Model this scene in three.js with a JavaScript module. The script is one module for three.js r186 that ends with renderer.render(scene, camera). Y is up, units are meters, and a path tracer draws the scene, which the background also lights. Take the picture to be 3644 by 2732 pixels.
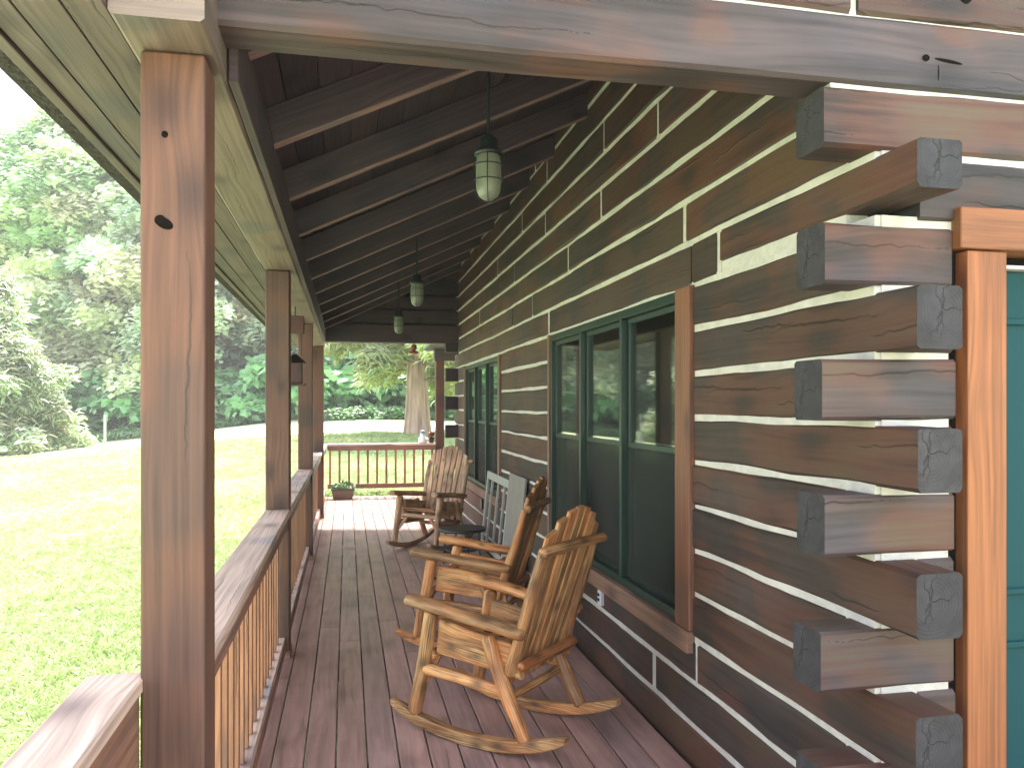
import * as THREE from 'three';
import { RoundedBoxGeometry } from 'three/addons/geometries/RoundedBoxGeometry.js';
import { mergeGeometries } from 'three/addons/utils/BufferGeometryUtils.js';

// ------------------------------------------------------------------ camera, sky, sun, exposure
const W = 1024, H = 767, FPX = 790, YAW = Math.atan(165 / 790), EYE = 1.6;
const scene = new THREE.Scene();
const camera = new THREE.PerspectiveCamera(2 * Math.atan(H / 2 / FPX) * 180 / Math.PI, W / H, 0.05, 600);
camera.position.set(0, EYE, 0);
camera.rotation.set(0, -YAW, 0);
camera.setViewOffset(W, H, 0, -22.5, W, H);
scene.add(camera);
const renderer = new THREE.WebGLRenderer({ antialias: true });
renderer.toneMapping = THREE.LinearToneMapping;
renderer.toneMappingExposure = 4.7;
renderer.shadowMap.enabled = true;

const SUN = new THREE.Vector3(0.06, 0.92, -0.38).normalize();
function rng(seed) { let a = seed >>> 0; return () => { a = (a + 0x6d2b79f5) | 0; let t = Math.imul(a ^ (a >>> 15), 1 | a); t = (t + Math.imul(t ^ (t >>> 7), 61 | t)) ^ t; return ((t ^ (t >>> 14)) >>> 0) / 4294967296; }; }
// periodic value noise
const LAT = new Float32Array(65536); { const r = rng(77); for (let i = 0; i < 65536; i++) LAT[i] = r(); }
function vn(x, y, px, py, s) {
  let xi = Math.floor(x), yi = Math.floor(y); const fx = x - xi, fy = y - yi;
  const x0 = ((xi % px) + px) % px, x1 = (x0 + 1) % px, y0 = ((yi % py) + py) % py, y1 = (y0 + 1) % py;
  const h = (a, b) => LAT[(a * 157 + b * 2311 + s * 7919 + (a * b) * 31) & 65535];
  const u = fx * fx * (3 - 2 * fx), v = fy * fy * (3 - 2 * fy);
  return (h(x0, y0) * (1 - u) + h(x1, y0) * u) * (1 - v) + (h(x0, y1) * (1 - u) + h(x1, y1) * u) * v;
}
function fbm(x, y, px, py, s, oct) { let a = 0, w = 0.5, t = 0; for (let i = 0; i < oct; i++) { a += w * vn(x, y, px, py, s + i); t += w; w *= 0.55; x *= 2; y *= 2; px *= 2; py *= 2; } return a / t; }
const n1 = (x, s) => vn(x + 1000, 0.5, 4096, 8, s) * 2 - 1;
const clamp = (x, a = 0, b = 1) => Math.min(b, Math.max(a, x));
const sm = (a, b, x) => { const t = clamp((x - a) / (b - a)); return t * t * (3 - 2 * t); };

{ // bright hazy summer sky
  const w = 512, h = 256, d = new Float32Array(w * h * 4), v = new THREE.Vector3();
  for (let j = 0; j < h; j++) for (let i = 0; i < w; i++) {
    const th = ((j + 0.5) / h - 0.5) * Math.PI, ph = ((i + 0.5) / w - 0.5) * 2 * Math.PI;
    v.set(Math.cos(th) * Math.cos(ph), Math.sin(th), Math.cos(th) * Math.sin(ph));
    const up = Math.max(0, v.y), c = sm(0.35, 0.7, fbm(i / 64, j / 32, 8, 8, 3, 5)), g = Math.max(0, v.dot(SUN));
    const glow = 1.1 * Math.pow(g, 6) + 1.5 * Math.pow(g, 30);
    const cl = 0.75 + 0.35 * c, o = (j * w + i) * 4;
    const Q = 0.8; d[o] = Q * (0.62 + 0.5 * c - 0.12 * up) * cl + glow; d[o + 1] = Q * (0.74 + 0.42 * c - 0.08 * up) * cl + glow * 0.96; d[o + 2] = Q * (0.95 + 0.26 * c) * cl + glow * 0.88; d[o + 3] = 1;
    if (v.y < -0.02) { d[o] = 0.22; d[o + 1] = 0.26; d[o + 2] = 0.18; }
  }
  const t = new THREE.DataTexture(d, w, h, THREE.RGBAFormat, THREE.FloatType);
  t.mapping = THREE.EquirectangularReflectionMapping; t.magFilter = THREE.LinearFilter; t.minFilter = THREE.LinearFilter; t.needsUpdate = true;
  scene.fog = new THREE.FogExp2(new THREE.Color(1.0, 0.99, 0.95), 0.0016); scene.background = t; scene.environment = t;
}
const sun = new THREE.DirectionalLight(new THREE.Color(1.0, 0.95, 0.86), 5);
sun.position.copy(SUN).multiplyScalar(80).add(new THREE.Vector3(0, 0, -12)); sun.target.position.set(0, 0, -12);
sun.castShadow = true; sun.shadow.radius = 8; sun.shadow.mapSize.set(4096, 4096);
Object.assign(sun.shadow.camera, { left: -40, right: 40, top: 40, bottom: -40, near: 1, far: 200 });
scene.add(sun, sun.target);

// ------------------------------------------------------------------ naming
const used = new Map();
function numbered(n) { const k = used.get(n) || 0; used.set(n, k + 1); return k ? n + '_' + String(k).padStart(3, '0') : n; }
function tag(o, label, category, group) { o.userData.label = label; o.userData.category = category; if (group) o.userData.group = group; return o; }
function thing(name, label, category, pos = [0, 0, 0], group) {
  const o = new THREE.Group(); o.name = numbered(name); o.position.set(...pos); scene.add(o);
  return label ? tag(o, label, category, group) : o;
}
function mesh(geo, mat, name) { const m = new THREE.Mesh(geo, mat); m.name = name; m.castShadow = m.receiveShadow = true; return m; }
const top = (o) => { let p = o; const v = new THREE.Vector3(); while (p && p !== scene) { v.add(p.position); p = p.parent; } return v; };
// geometry given in world coordinates, stored relative to an unrotated parent
function part(parent, geo, mat, name) { const v = top(parent); geo.translate(-v.x, -v.y, -v.z); const m = mesh(geo, mat, name); parent.add(m); return m; }
function sub(parent, name) { const g = new THREE.Group(); g.name = name; parent.add(g); return g; }

// ------------------------------------------------------------------ textures
function texPair(name, w, h, fn, rep) { // colour and height from one evaluation
  const hgt = new Float32Array(w * h); let q = 0;
  T[name] = tex(w, h, (u, v, o) => { hgt[q++] = fn(u, v, o); }, true, rep); q = 0;
  T[name + 'B'] = tex(w, h, (u, v, o) => { o[0] = o[1] = o[2] = hgt[q++]; }, false, rep);
}
const T = {};
const GAM = new Uint8Array(4097); for (let i = 0; i <= 4096; i++) GAM[i] = 255 * Math.pow(i / 4096, 1 / 2.2);
function tex(w, h, fn, srgb = true, rep = [1, 1]) {
  const d = new Uint8Array(w * h * 4), c = [0, 0, 0];
  for (let j = 0; j < h; j++) for (let i = 0; i < w; i++) {
    fn(i / w, j / h, c); const o = (j * w + i) * 4;
    for (let k = 0; k < 3; k++) { const x = clamp(c[k]); d[o + k] = srgb ? GAM[(x * 4096) | 0] : 255 * x; }
    d[o + 3] = 255;
  }
  const t = new THREE.DataTexture(d, w, h); t.wrapS = t.wrapT = THREE.RepeatWrapping; t.magFilter = THREE.LinearFilter; t.minFilter = THREE.LinearMipmapLinearFilter; t.generateMipmaps = true;
  if (srgb) t.colorSpace = THREE.SRGBColorSpace; t.repeat.set(...rep); t.needsUpdate = true; return t;
}
// shared wood field: u along the grain, v across
function woodField(seed, knots, gu, gv) {
  const r = rng(seed), K = []; for (let i = 0; i < knots; i++) K.push([r(), r(), 0.012 + 0.02 * r(), r()]);
  return (u, v) => {
    let kd = 0, dv = 0;
    for (const [ku, kv, ks] of K) {
      let du = u - ku, dw = v - kv; du -= Math.round(du); dw -= Math.round(dw); const e = du * du / (ks * ks * 4) + dw * dw / (ks * ks * 9);
      if (e > 9) continue; const f = Math.exp(-e * 0.5); kd = Math.max(kd, Math.exp(-e * 1.6)); dv += f * dw * 1.4 + 0.02 * f;
    }
    const vv = v + dv * 0.4 + 0.014 * (fbm(u * 3, v * 2, 3, 2, seed + 3, 3) - 0.5);
    const fine = fbm(u * gu, vv * gv, gu, gv, seed, 4), rings = 0.5 + 0.5 * Math.sin((vv * 34 + 0.7 * fbm(u * 4, vv * 6, 4, 6, seed + 9, 3)) * 6.283);
    return [fine, rings, kd];
  };
}
function cracks(seed, n) {
  const r = rng(seed), C = []; for (let i = 0; i < n; i++) C.push([r(), r(), 0.04 + 0.12 * r(), 0.0012 + 0.0028 * r(), r() * 40, (r() - 0.5) * 0.05]);
  return (u, v) => {
    let m = 0;
    for (const [cu, cv, l, w, p, sl] of C) {
      let du = u - cu; du -= Math.round(du); if (Math.abs(du) > l) continue;
      let dv = v - cv - sl * du; if (Math.abs(dv - Math.round(dv)) > 0.04) continue; dv -= 0.009 * n1(du * 30 + p, 5) + 0.004 * n1(du * 120 + p, 6); dv -= Math.round(dv);
      const ww = w * (1 - (du / l) * (du / l)); m = Math.max(m, clamp(1.4 - Math.abs(dv) / ww));
    }
    return m;
  };
}
{ // stained cedar for posts, rails and trim
  const f = woodField(11, 6, 6, 90), c = cracks(12, 7);
  texPair('post', 1024, 512, (u, v, o) => {
    const [fine, ring, k] = f(u, v), cr = c(u, v), blot = fbm(u * 4, v * 3, 4, 3, 40, 4), grey = sm(0.56, 0.78, fbm(u * 5 + 2, v * 2, 5, 2, 60, 3));
    const s = (0.42 + 0.72 * fine + 0.14 * ring * fine + 0.42 * (blot - 0.5)) * (1 - 0.6 * k) * (1 - 0.5 * cr);
    o[0] = s * (1 - 0.34 * grey); o[1] = s * (0.98 - 0.24 * grey - 0.08 * k); o[2] = s * (0.96 - 0.1 * grey);
    return clamp(0.4 + 0.4 * fine + 0.12 * ring - 0.3 * k - 0.5 * cr);
  }, [1 / 2.2, 1 / 0.8]);
}
{ // hewn wall logs: dark stain, grey and rust patches, fine checks
  const f = woodField(21, 8, 8, 80), c = cracks(22, 26);
  texPair('log', 2048, 512, (u, v, o) => {
    const [fine, ring, k] = f(u, v), cr = c(u, v), b = fbm(u * 6, v * 4, 6, 4, 31, 5), rust = sm(0.48, 0.7, fbm(u * 9, v * 5, 9, 5, 51, 3)), grey = sm(0.48, 0.75, fbm(u * 5 + 1, v * 4, 5, 4, 71, 3));
    const s = (0.2 + 0.95 * fine + 0.05 * ring + 1.15 * (b - 0.5)) * (1 - 0.6 * k) * (1 - 0.7 * cr);
    o[0] = s * (0.84 + 0.85 * rust - 0.22 * grey); o[1] = s * (0.84 + 0.13 * rust - 0.06 * grey); o[2] = s * (0.84 - 0.2 * rust + 0.16 * grey);
    return clamp(0.25 + 0.35 * fine + 0.4 * fbm(u * 34, v * 9, 34, 9, 91, 2) - 0.15 * k - 0.6 * cr);
  }, [1 / 3.6, 1 / 1.3]);
}
{ // end grain with radial checks, one tile per log end (0.2 m)
  const r = rng(5), R = []; for (let i = 0; i < 9; i++) R.push([r() * 6.283, 0.15 + 0.38 * r(), 0.012 + 0.022 * r()]);
  const fn = (u, v) => {
    const x = u - 0.42, y = v - 0.55, a = Math.atan2(y, x), d = Math.hypot(x, y); let m = 0;
    for (const [ra, l, w] of R) { let da = a - ra - 0.25 * n1(d * 14 + ra * 9, 8); da -= Math.round(da / 6.283) * 6.283; if (d < l && d > 0.015) m = Math.max(m, clamp(1.3 - Math.abs(da) * d / w * 1.6 - d / l * 0.5)); }
    return [m, 0.5 + 0.5 * Math.sin(d * 120 + 3 * fbm(u * 6, v * 6, 6, 6, 4, 3)), fbm(u * 5, v * 5, 5, 5, 14, 5)];
  };
  T.end = tex(256, 256, (u, v, o) => { const [m, ring, b] = fn(u, v); const s = (0.55 + 0.09 * ring + 1.0 * (b - 0.5)) * (1 - 0.9 * m); o[0] = s; o[1] = s; o[2] = s * 1.02; }, true, [5, 5]);
  T.endB = tex(256, 256, (u, v, o) => { const [m, ring, b] = fn(u, v); o[0] = o[1] = o[2] = clamp(0.5 + 0.15 * ring + 0.5 * (b - 0.5) - 0.6 * m); }, false, [5, 5]);
}
{ // varnished cedar of the rocking chairs
  const f = woodField(33, 8, 5, 60), c = cracks(34, 8);
  texPair('chair', 1024, 512, (u, v, o) => {
    const [fine, ring, k] = f(u, v), cr = c(u, v), sap = sm(0.42, 0.68, fbm(u * 3, v * 5, 3, 5, 35, 4)), b = fbm(u * 6, v * 8, 6, 8, 37, 4);
    const s = (0.06 + 1.15 * fine + 0.22 * ring + 1.15 * (b - 0.5)) * (1 - 0.7 * k) * (1 - 0.7 * cr);
    o[0] = s * (0.84 + 0.32 * sap); o[1] = s * (0.66 + 0.48 * sap); o[2] = s * (0.56 + 0.54 * sap);
    return clamp(0.4 + 0.4 * fine + 0.15 * ring - 0.3 * k - 0.6 * cr);
  }, [1 / 0.9, 1 / 0.4]);
}
{ // painted deck planks
  const f = woodField(43, 8, 8, 60), c = cracks(44, 9);
  texPair('deck', 1024, 512, (u, v, o) => {
    const [fine, ring, k] = f(u, v), cr = c(u, v), b = fbm(u * 8, v * 4, 8, 4, 47, 5), w = sm(0.6, 0.8, fbm(u * 12, v * 10, 12, 10, 49, 3));
    const s = (0.5 + 0.6 * fine + 0.5 * (b - 0.5)) * (1 - 0.4 * k) * (1 - 0.4 * cr);
    o[0] = s + 0.1 * w; o[1] = s * 0.99 + 0.12 * w; o[2] = s + 0.12 * w; return clamp(0.4 + 0.45 * fine + 0.1 * ring - 0.5 * cr);
  }, [1 / 2.6, 1 / 0.9]);
}
T.mort = tex(512, 256, (u, v, o) => { const b = fbm(u * 24, v * 12, 24, 12, 81, 4), g = fbm(u * 6, v * 3, 6, 3, 83, 3); const s = 0.78 + 0.2 * (b - 0.5) + 0.3 * (g - 0.5); o[0] = s; o[1] = s * 0.985; o[2] = s * 0.95; }, true, [1.4, 4]);
T.mortB = tex(512, 256, (u, v, o) => { o[0] = o[1] = o[2] = fbm(u * 30, v * 14, 30, 14, 85, 4); }, false, [1.4, 4]);
T.bark = tex(512, 512, (u, v, o) => { const r = fbm(u * 3, v * 14, 3, 14, 101, 5), s = 0.35 + 0.9 * (r - 0.2); o[0] = s; o[1] = s * 0.93; o[2] = s * 0.88; }, true, [0.5, 1]);
T.barkB = tex(512, 512, (u, v, o) => { o[0] = o[1] = o[2] = fbm(u * 3, v * 14, 3, 14, 101, 5); }, false, [0.5, 1]);
T.lawn = tex(512, 512, (u, v, o) => {
  const b = fbm(u * 5, v * 5, 5, 5, 111, 5), f = fbm(u * 120, v * 120, 120, 120, 113, 3), y = sm(0.5, 0.75, fbm(u * 9, v * 9, 9, 9, 115, 4));
  const s = 0.6 + 0.5 * (b - 0.5) + 0.8 * (f - 0.5); o[0] = s * (0.8 + 0.5 * y); o[1] = s * (1 + 0.05 * y); o[2] = s * 0.9;
}, true, [1 / 9, 1 / 9]);
T.lawnB = tex(512, 512, (u, v, o) => { o[0] = o[1] = o[2] = fbm(u * 90, v * 90, 90, 90, 117, 3); }, false, [1 / 4, 1 / 4]);

const M = {};
const std = (rgb, rough, map, bump, bs, extra) => { const m = new THREE.MeshPhysicalMaterial({ roughness: rough, map: map || null, bumpMap: bump || null, bumpScale: bs || 1, ...extra }); m.color.setRGB(...rgb); return m; };
const vary = (rgb, n, seed, amt, ...a) => { const r = rng(seed); return Array.from({ length: n }, () => { const s = 1 + (r() - 0.5) * 2 * amt, h = (r() - 0.5) * amt * 0.7; return std([rgb[0] * s * (1 + h), rgb[1] * s, rgb[2] * s * (1 - h)], ...a); }); };
M.post = [[0.135, 0.056, 0.032], [0.112, 0.046, 0.026], [0.108, 0.043, 0.025], [0.118, 0.047, 0.027]].map((c) => std(c, 0.6, T.post, T.postB, 0.002));
M.rail = vary([0.28, 0.135, 0.085], 3, 2, 0.1, 0.6, T.post, T.postB, 0.0016);
M.plateEnd = std([0.27, 0.2, 0.185], 0.7, T.post, T.postB, 0.002);
M.plate = std([0.15, 0.108, 0.088], 0.6, T.post, T.postB, 0.002);
M.cap = vary([0.58, 0.42, 0.345], 2, 9, 0.06, 0.55, T.post, T.postB, 0.0016);
M.baluster = vary([0.38, 0.17, 0.085], 4, 3, 0.14, 0.62, T.post, T.postB, 0.001);
M.logFront = vary([0.07, 0.047, 0.046], 5, 24, 0.22, 0.66, T.log, T.logB, 0.004);
M.log = vary([0.058, 0.033, 0.024], 9, 4, 0.28, 0.66, T.log, T.logB, 0.004);
M.tie = std([0.088, 0.06, 0.063], 0.66, T.log, T.logB, 0.003);
M.end = vary([0.042, 0.038, 0.045], 3, 5, 0.2, 0.75, T.end, T.endB, 0.003);
M.mort = std([0.6, 0.58, 0.55], 0.9, T.mort, T.mortB, 0.004);
M.rafterLitEdge = std([0.26, 0.155, 0.14], 0.6, T.post, T.postB, 0.001);  // paler tone paints bounced light onto the rafter undersides
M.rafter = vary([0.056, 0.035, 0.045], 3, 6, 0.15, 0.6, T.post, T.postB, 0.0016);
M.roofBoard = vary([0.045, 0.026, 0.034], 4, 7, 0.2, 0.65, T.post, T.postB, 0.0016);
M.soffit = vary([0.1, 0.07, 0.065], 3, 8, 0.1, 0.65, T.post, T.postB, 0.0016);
M.deck = vary([0.38, 0.225, 0.2], 6, 10, 0.1, 0.36, T.deck, T.deckB, 0.0014);
M.trim = vary([0.29, 0.098, 0.03], 2, 12, 0.05, 0.6, T.post, T.postB, 0.0012);
M.trimRed = std([0.2, 0.08, 0.042], 0.55, T.post, T.postB, 0.0012);
M.trimDark = std([0.22, 0.12, 0.08], 0.6, T.post, T.postB, 0.0012);
M.chair = vary([0.54, 0.29, 0.118], 7, 13, 0.22, 0.5, T.chair, T.chairB, 0.003);
M.chairPale = vary([0.6, 0.4, 0.24], 5, 15, 0.16, 0.5, T.chair, T.chairB, 0.003);
M.chairDark = vary([0.36, 0.145, 0.05], 3, 14, 0.14, 0.4, T.chair, T.chairB, 0.002, { clearcoat: 0.25, clearcoatRoughness: 0.35 });
M.green = std([0.008, 0.026, 0.018], 0.4);
M.greenEdge = std([0.012, 0.032, 0.024], 0.45);
M.teal = std([0.004, 0.045, 0.052], 0.6, null, null, 1, { specularIntensity: 0.35 });
M.glass = std([0.93, 0.97, 0.95], 0.03, null, null, 1, { transmission: 1, thickness: 0, ior: 1.4, specularIntensity: 1 });
M.screen = std([0.006, 0.013, 0.009], 0.7, null, null, 1, { transparent: true, opacity: 0.5 });
M.black = std([0.012, 0.014, 0.016], 0.35);
M.iron = std([0.014, 0.022, 0.022], 0.45, null, null, 1, { metalness: 0.3 });
M.jar = std([0.5, 0.53, 0.46], 0.28, null, null, 1, { transmission: 0.75, thickness: 0, ior: 1.45 });
M.bulb = std([0.4, 0.4, 0.34], 0.5);
M.dark = std([0.006, 0.004, 0.0035], 0.95, null, null, 1, { specularIntensity: 0.2 });
M.white = std([0.3, 0.31, 0.28], 0.5);
M.grey = std([0.24, 0.225, 0.21], 0.6, T.mort, T.mortB, 0.001);
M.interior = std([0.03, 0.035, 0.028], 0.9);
M.curtain = std([0.3, 0.32, 0.28], 0.95);
M.shingle = std([0.06, 0.055, 0.05], 0.95, T.mort, T.mortB, 0.01);
M.bark = std([0.5, 0.38, 0.3], 0.95, T.bark, T.barkB, 0.06);
M.barkGrey = std([0.2, 0.17, 0.14], 0.95, T.bark, T.barkB, 0.05);
M.red = std([0.2, 0.03, 0.022], 0.5);
M.redWood = std([0.07, 0.022, 0.016], 0.65, T.post, T.postB, 0.001);
M.ceramic = std([0.74, 0.72, 0.68], 0.3, null, null, 1, { clearcoat: 0.5 });
M.slate = std([0.1, 0.11, 0.13], 0.5);
M.potDark = std([0.035, 0.05, 0.04], 0.5); M.potBrown = std([0.13, 0.085, 0.06], 0.6); M.soil = std([0.04, 0.028, 0.02], 1, T.mort, T.mortB, 0.01);
M.outlet = std([0.55, 0.53, 0.56], 0.45);
const leafMat = (tr, rough = 0.5) => std([1, 1, 1], rough, null, null, 1, { side: THREE.DoubleSide, transmission: tr, thickness: 0 });
M.leaf = leafMat(0.55, 0.6); M.leafy = leafMat(0.45, 0.75); M.grass = leafMat(0.35, 0.6);
let pick_i = 0; const pick = (a) => a[(pick_i = (pick_i * 7 + 3) % 997) % a.length];

// ------------------------------------------------------------------ geometry helpers
const RU = rng(4242);
function boxUV(g, axis, du = RU() * 7, dv = RU() * 3) { // uv in metres, u along axis
  const p = g.attributes.position, n = g.attributes.normal, uv = new Float32Array(p.count * 2), o = [0, 1, 2].filter((k) => k !== axis);
  for (let i = 0; i < p.count; i++) {
    const P = [p.getX(i), p.getY(i), p.getZ(i)], N = [Math.abs(n.getX(i)), Math.abs(n.getY(i)), Math.abs(n.getZ(i))];
    if (N[axis] > 0.8) { uv[2 * i] = P[o[0]] + du; uv[2 * i + 1] = P[o[1]] + dv; }
    else { uv[2 * i] = P[axis] + du; uv[2 * i + 1] = (N[o[0]] > N[o[1]] ? P[o[1]] : P[o[0]] + 0.37) + dv; }
  }
  g.setAttribute('uv', new THREE.BufferAttribute(uv, 2)); return g;
}
// box from min to max corner, chamfered
function box(x0, y0, z0, x1, y1, z1, r = 0.004, axis) {
  const s = [x1 - x0, y1 - y0, z1 - z0]; if (axis === undefined) axis = s.indexOf(Math.max(...s));
  const g = new RoundedBoxGeometry(s[0], s[1], s[2], 1, Math.min(r, ...s.map((v) => v * 0.45)));
  boxUV(g, axis); g.translate((x0 + x1) / 2, (y0 + y1) / 2, (z0 + z1) / 2); return g;
}
// hewn timber: along 'z' or 'x' from a0 to a1; y0..y1; other axis b0..b1; uneven edges. Returns [sides, ends]
let hs = 1;
function hewn(axis, a0, a1, y0, y1, b0, b1, wob = 0.007, cham = 0.012, step = 0.16) {
  const seed = (hs = (hs + 1) % 200) + 3, n = Math.max(2, Math.ceil((a1 - a0) / step)), c = cham;
  const prof = [[y0 + c, b0], [y1 - c, b0], [y1, b0 + c], [y1, b1 - c], [y1 - c, b1], [y0 + c, b1], [y0, b1 - c], [y0, b0 + c]];
  const ring = (i) => { const a = a0 + (a1 - a0) * i / n; return prof.map(([y, b], k) => { const t = k >> 1; return [a, y + wob * (n1(a * 3.1 + t * 57.3 + seed * 11.7, 1) + 0.5 * n1(a * 8.3 + t * 31 + seed, 2)), b + wob * 0.5 * n1(a * 2.3 + t * 91 + seed * 5, 3)]; }); };
  const P = [], UV = [], I = [], du = RU() * 9, dv = RU() * 4; const R = []; for (let i = 0; i <= n; i++) R.push(ring(i));
  const put = (q, u, v) => { P.push(...(axis === 'x' ? [q[0], q[1], q[2]] : [q[2], q[1], q[0]])); UV.push(u, v); return P.length / 3 - 1; };
  let per = 0;
  for (let k = 0; k < 8; k++) {
    const k2 = (k + 1) % 8, w = Math.hypot(prof[k][0] - prof[k2][0], prof[k][1] - prof[k2][1]); let l;
    for (let i = 0; i <= n; i++) {
      const a = put(R[i][k], R[i][k][0] + du, per + dv), b = put(R[i][k2], R[i][k][0] + du, per + w + dv);
      if (i) { if (axis === 'x') I.push(l[0], a, l[1], l[1], a, b); else I.push(l[0], l[1], a, l[1], b, a); } l = [a, b];
    }
    per += w;
  }
  const mk = () => { const g = new THREE.BufferGeometry(); g.setAttribute('position', new THREE.Float32BufferAttribute(P, 3)); g.setAttribute('uv', new THREE.Float32BufferAttribute(UV, 2)); g.setIndex(I); g.computeVertexNormals(); return g.toNonIndexed(); };
  const sides = mk();
  const ends = [];
  for (const [e, s] of [[0, 0], [n, 1]]) {
    P.length = 0; UV.length = 0; I.length = 0; const eu = RU() * 0.05, ev = RU() * 0.03;
    const v = R[e].map((q) => put(q, q[2] - b0 + eu, q[1] - y0 + ev));
    for (let k = 1; k < 7; k++) I.push(...((s === 0) === (axis === 'x') ? [v[0], v[k], v[k + 1]] : [v[0], v[k + 1], v[k]]));
    ends.push(mk());
  }
  return [sides, ...ends];
}
// rustic tapered pole between two points (peeled log with drawknife facets and rounded ends)
function pole(p0, p1, r0, r1 = r0, o = {}) {
  const { seed = 1, flat = 1, bend = 0, up = [0, 1, 0], rough = 0.19 } = o;
  const A = new THREE.Vector3(...p0), B = new THREE.Vector3(...p1), d = B.clone().sub(A), L = d.length(); d.normalize();
  const U = new THREE.Vector3(...up); if (Math.abs(U.dot(d)) > 0.95) U.set(0, 0, 1);
  const X = new THREE.Vector3().crossVectors(U, d).normalize(), Y = new THREE.Vector3().crossVectors(d, X);
  const n = Math.max(5, Math.ceil(L / 0.06)), m = 12, ts = [[0, 0.001], [0, 0.72]]; ts.push([Math.min(0.012 / L, 0.2), 1]);
  for (let i = 1; i < n; i++) ts.push([i / n, 1]); ts.push([1 - Math.min(0.012 / L, 0.2), 1], [1, 0.72], [1, 0.001]);
  const P = [], UV = [], I = [], du = RU() * 3, dv = RU() * 2;
  ts.forEach(([t, k], i) => {
    for (let j = 0; j <= m; j++) {
      const a = j / m * 2 * Math.PI, aj = j % m, rr = (r0 + (r1 - r0) * t) * k * (1 + rough * (0.8 * n1(t * L * 9 + aj * 23.7 + seed * 77, 1) + 0.8 * n1(t * L * 5 + seed * 41, 6) * 0.5 + 0.6 * n1(aj * 1.3 + seed * 19 + t * L * 2, 2)));
      const q = A.clone().addScaledVector(d, t * L).addScaledVector(X, Math.cos(a) * rr).addScaledVector(Y, Math.sin(a) * rr * flat + bend * Math.sin(t * Math.PI) + 0.004 * n1(t * L * 5 + seed * 3, 4)).addScaledVector(X, 0.006 * n1(t * L * 4 + seed * 9, 5));
      P.push(q.x, q.y, q.z); UV.push(t * L + du, a * (r0 + r1) / 2 + dv);
    }
    if (i) for (let j = 0; j < m; j++) { const a = (i - 1) * (m + 1) + j, b = i * (m + 1) + j; I.push(a, a + 1, b, a + 1, b + 1, b); }
  });
  const g = new THREE.BufferGeometry(); g.setAttribute('position', new THREE.Float32BufferAttribute(P, 3)); g.setAttribute('uv', new THREE.Float32BufferAttribute(UV, 2)); g.setIndex(I); g.computeVertexNormals();
  return g.toNonIndexed();
}
// board along p0->p1, width across 'side', chamfered, wavy edges
function board(p0, p1, wid0, wid1, thick, side, seed = 1, roundTop = 0) {
  const A = new THREE.Vector3(...p0), B = new THREE.Vector3(...p1), d = B.clone().sub(A), L = d.length(); d.normalize();
  const S = new THREE.Vector3(...side); S.addScaledVector(d, -S.dot(d)).normalize(); const N = new THREE.Vector3().crossVectors(d, S), sg = [];
  const n = Math.max(3, Math.ceil(L / 0.09)); for (let i = 0; i <= n; i++) sg.push(i / n);
  const c = Math.min(0.007, thick * 0.3), P = [], UV = [], I = [], du = RU() * 3, dv = RU() * 2;
  const ring = sg.map((t) => {
    const w = (wid0 + (wid1 - wid0) * t) / 2, h = thick / 2, wl = 0.006 * n1(t * L * 7 + seed * 13, 1), wr = 0.006 * n1(t * L * 7 + seed * 13 + 50, 1), bo = 0.003 * n1(t * L * 4 + seed * 5, 2);
    return [[-w + c + wl, -h], [w - c + wr, -h], [w + wr, -h + c], [w + wr, h - c], [w - c + wr, h], [-w + c + wl, h], [-w + wl, h - c], [-w + wl, -h + c]].map(([s, z]) => A.clone().addScaledVector(d, t * L + (t === 1 ? roundTop * (s / w) : 0)).addScaledVector(S, s).addScaledVector(N, z + bo));
  });
  const put = (q, u, v) => { P.push(q.x, q.y, q.z); UV.push(u, v); return P.length / 3 - 1; };
  let per = 0;
  for (let k = 0; k < 8; k++) { const k2 = (k + 1) % 8, w = ring[0][k].distanceTo(ring[0][k2]); let l; sg.forEach((t, i) => { const a = put(ring[i][k], t * L + du, per + dv), b = put(ring[i][k2], t * L + du, per + w + dv); if (i) I.push(l[0], l[1], a, l[1], b, a); l = [a, b]; }); per += w; }
  for (const e of [0, n]) { const v = ring[e].map((q, k) => put(q, du + k * 0.01, dv + k * 0.006)); for (let k = 1; k < 7; k++) I.push(...(e ? [v[0], v[k], v[k + 1]] : [v[0], v[k + 1], v[k]])); }
  const g = new THREE.BufferGeometry(); g.setAttribute('position', new THREE.Float32BufferAttribute(P, 3)); g.setAttribute('uv', new THREE.Float32BufferAttribute(UV, 2)); g.setIndex(I); g.computeVertexNormals(); return g.toNonIndexed();
}
const plain = (g) => { const q = g.index ? g.toNonIndexed() : g; for (const k of Object.keys(q.attributes)) if (!['position', 'normal', 'uv'].includes(k)) q.deleteAttribute(k); return q; };
const merge = (l) => mergeGeometries(l.map(plain));
const rod = (p0, p1, r, seg = 8) => { const A = new THREE.Vector3(...p0), B = new THREE.Vector3(...p1), d = B.clone().sub(A); const g = new THREE.CylinderGeometry(r, r, d.length(), seg); g.applyQuaternion(new THREE.Quaternion().setFromUnitVectors(new THREE.Vector3(0, 1, 0), d.clone().normalize())); g.translate((A.x + B.x) / 2, (A.y + B.y) / 2, (A.z + B.z) / 2); return g; };
const lathe = (pts, seg = 20) => new THREE.LatheGeometry(pts.map((p) => new THREE.Vector2(...p)), seg);

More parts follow.
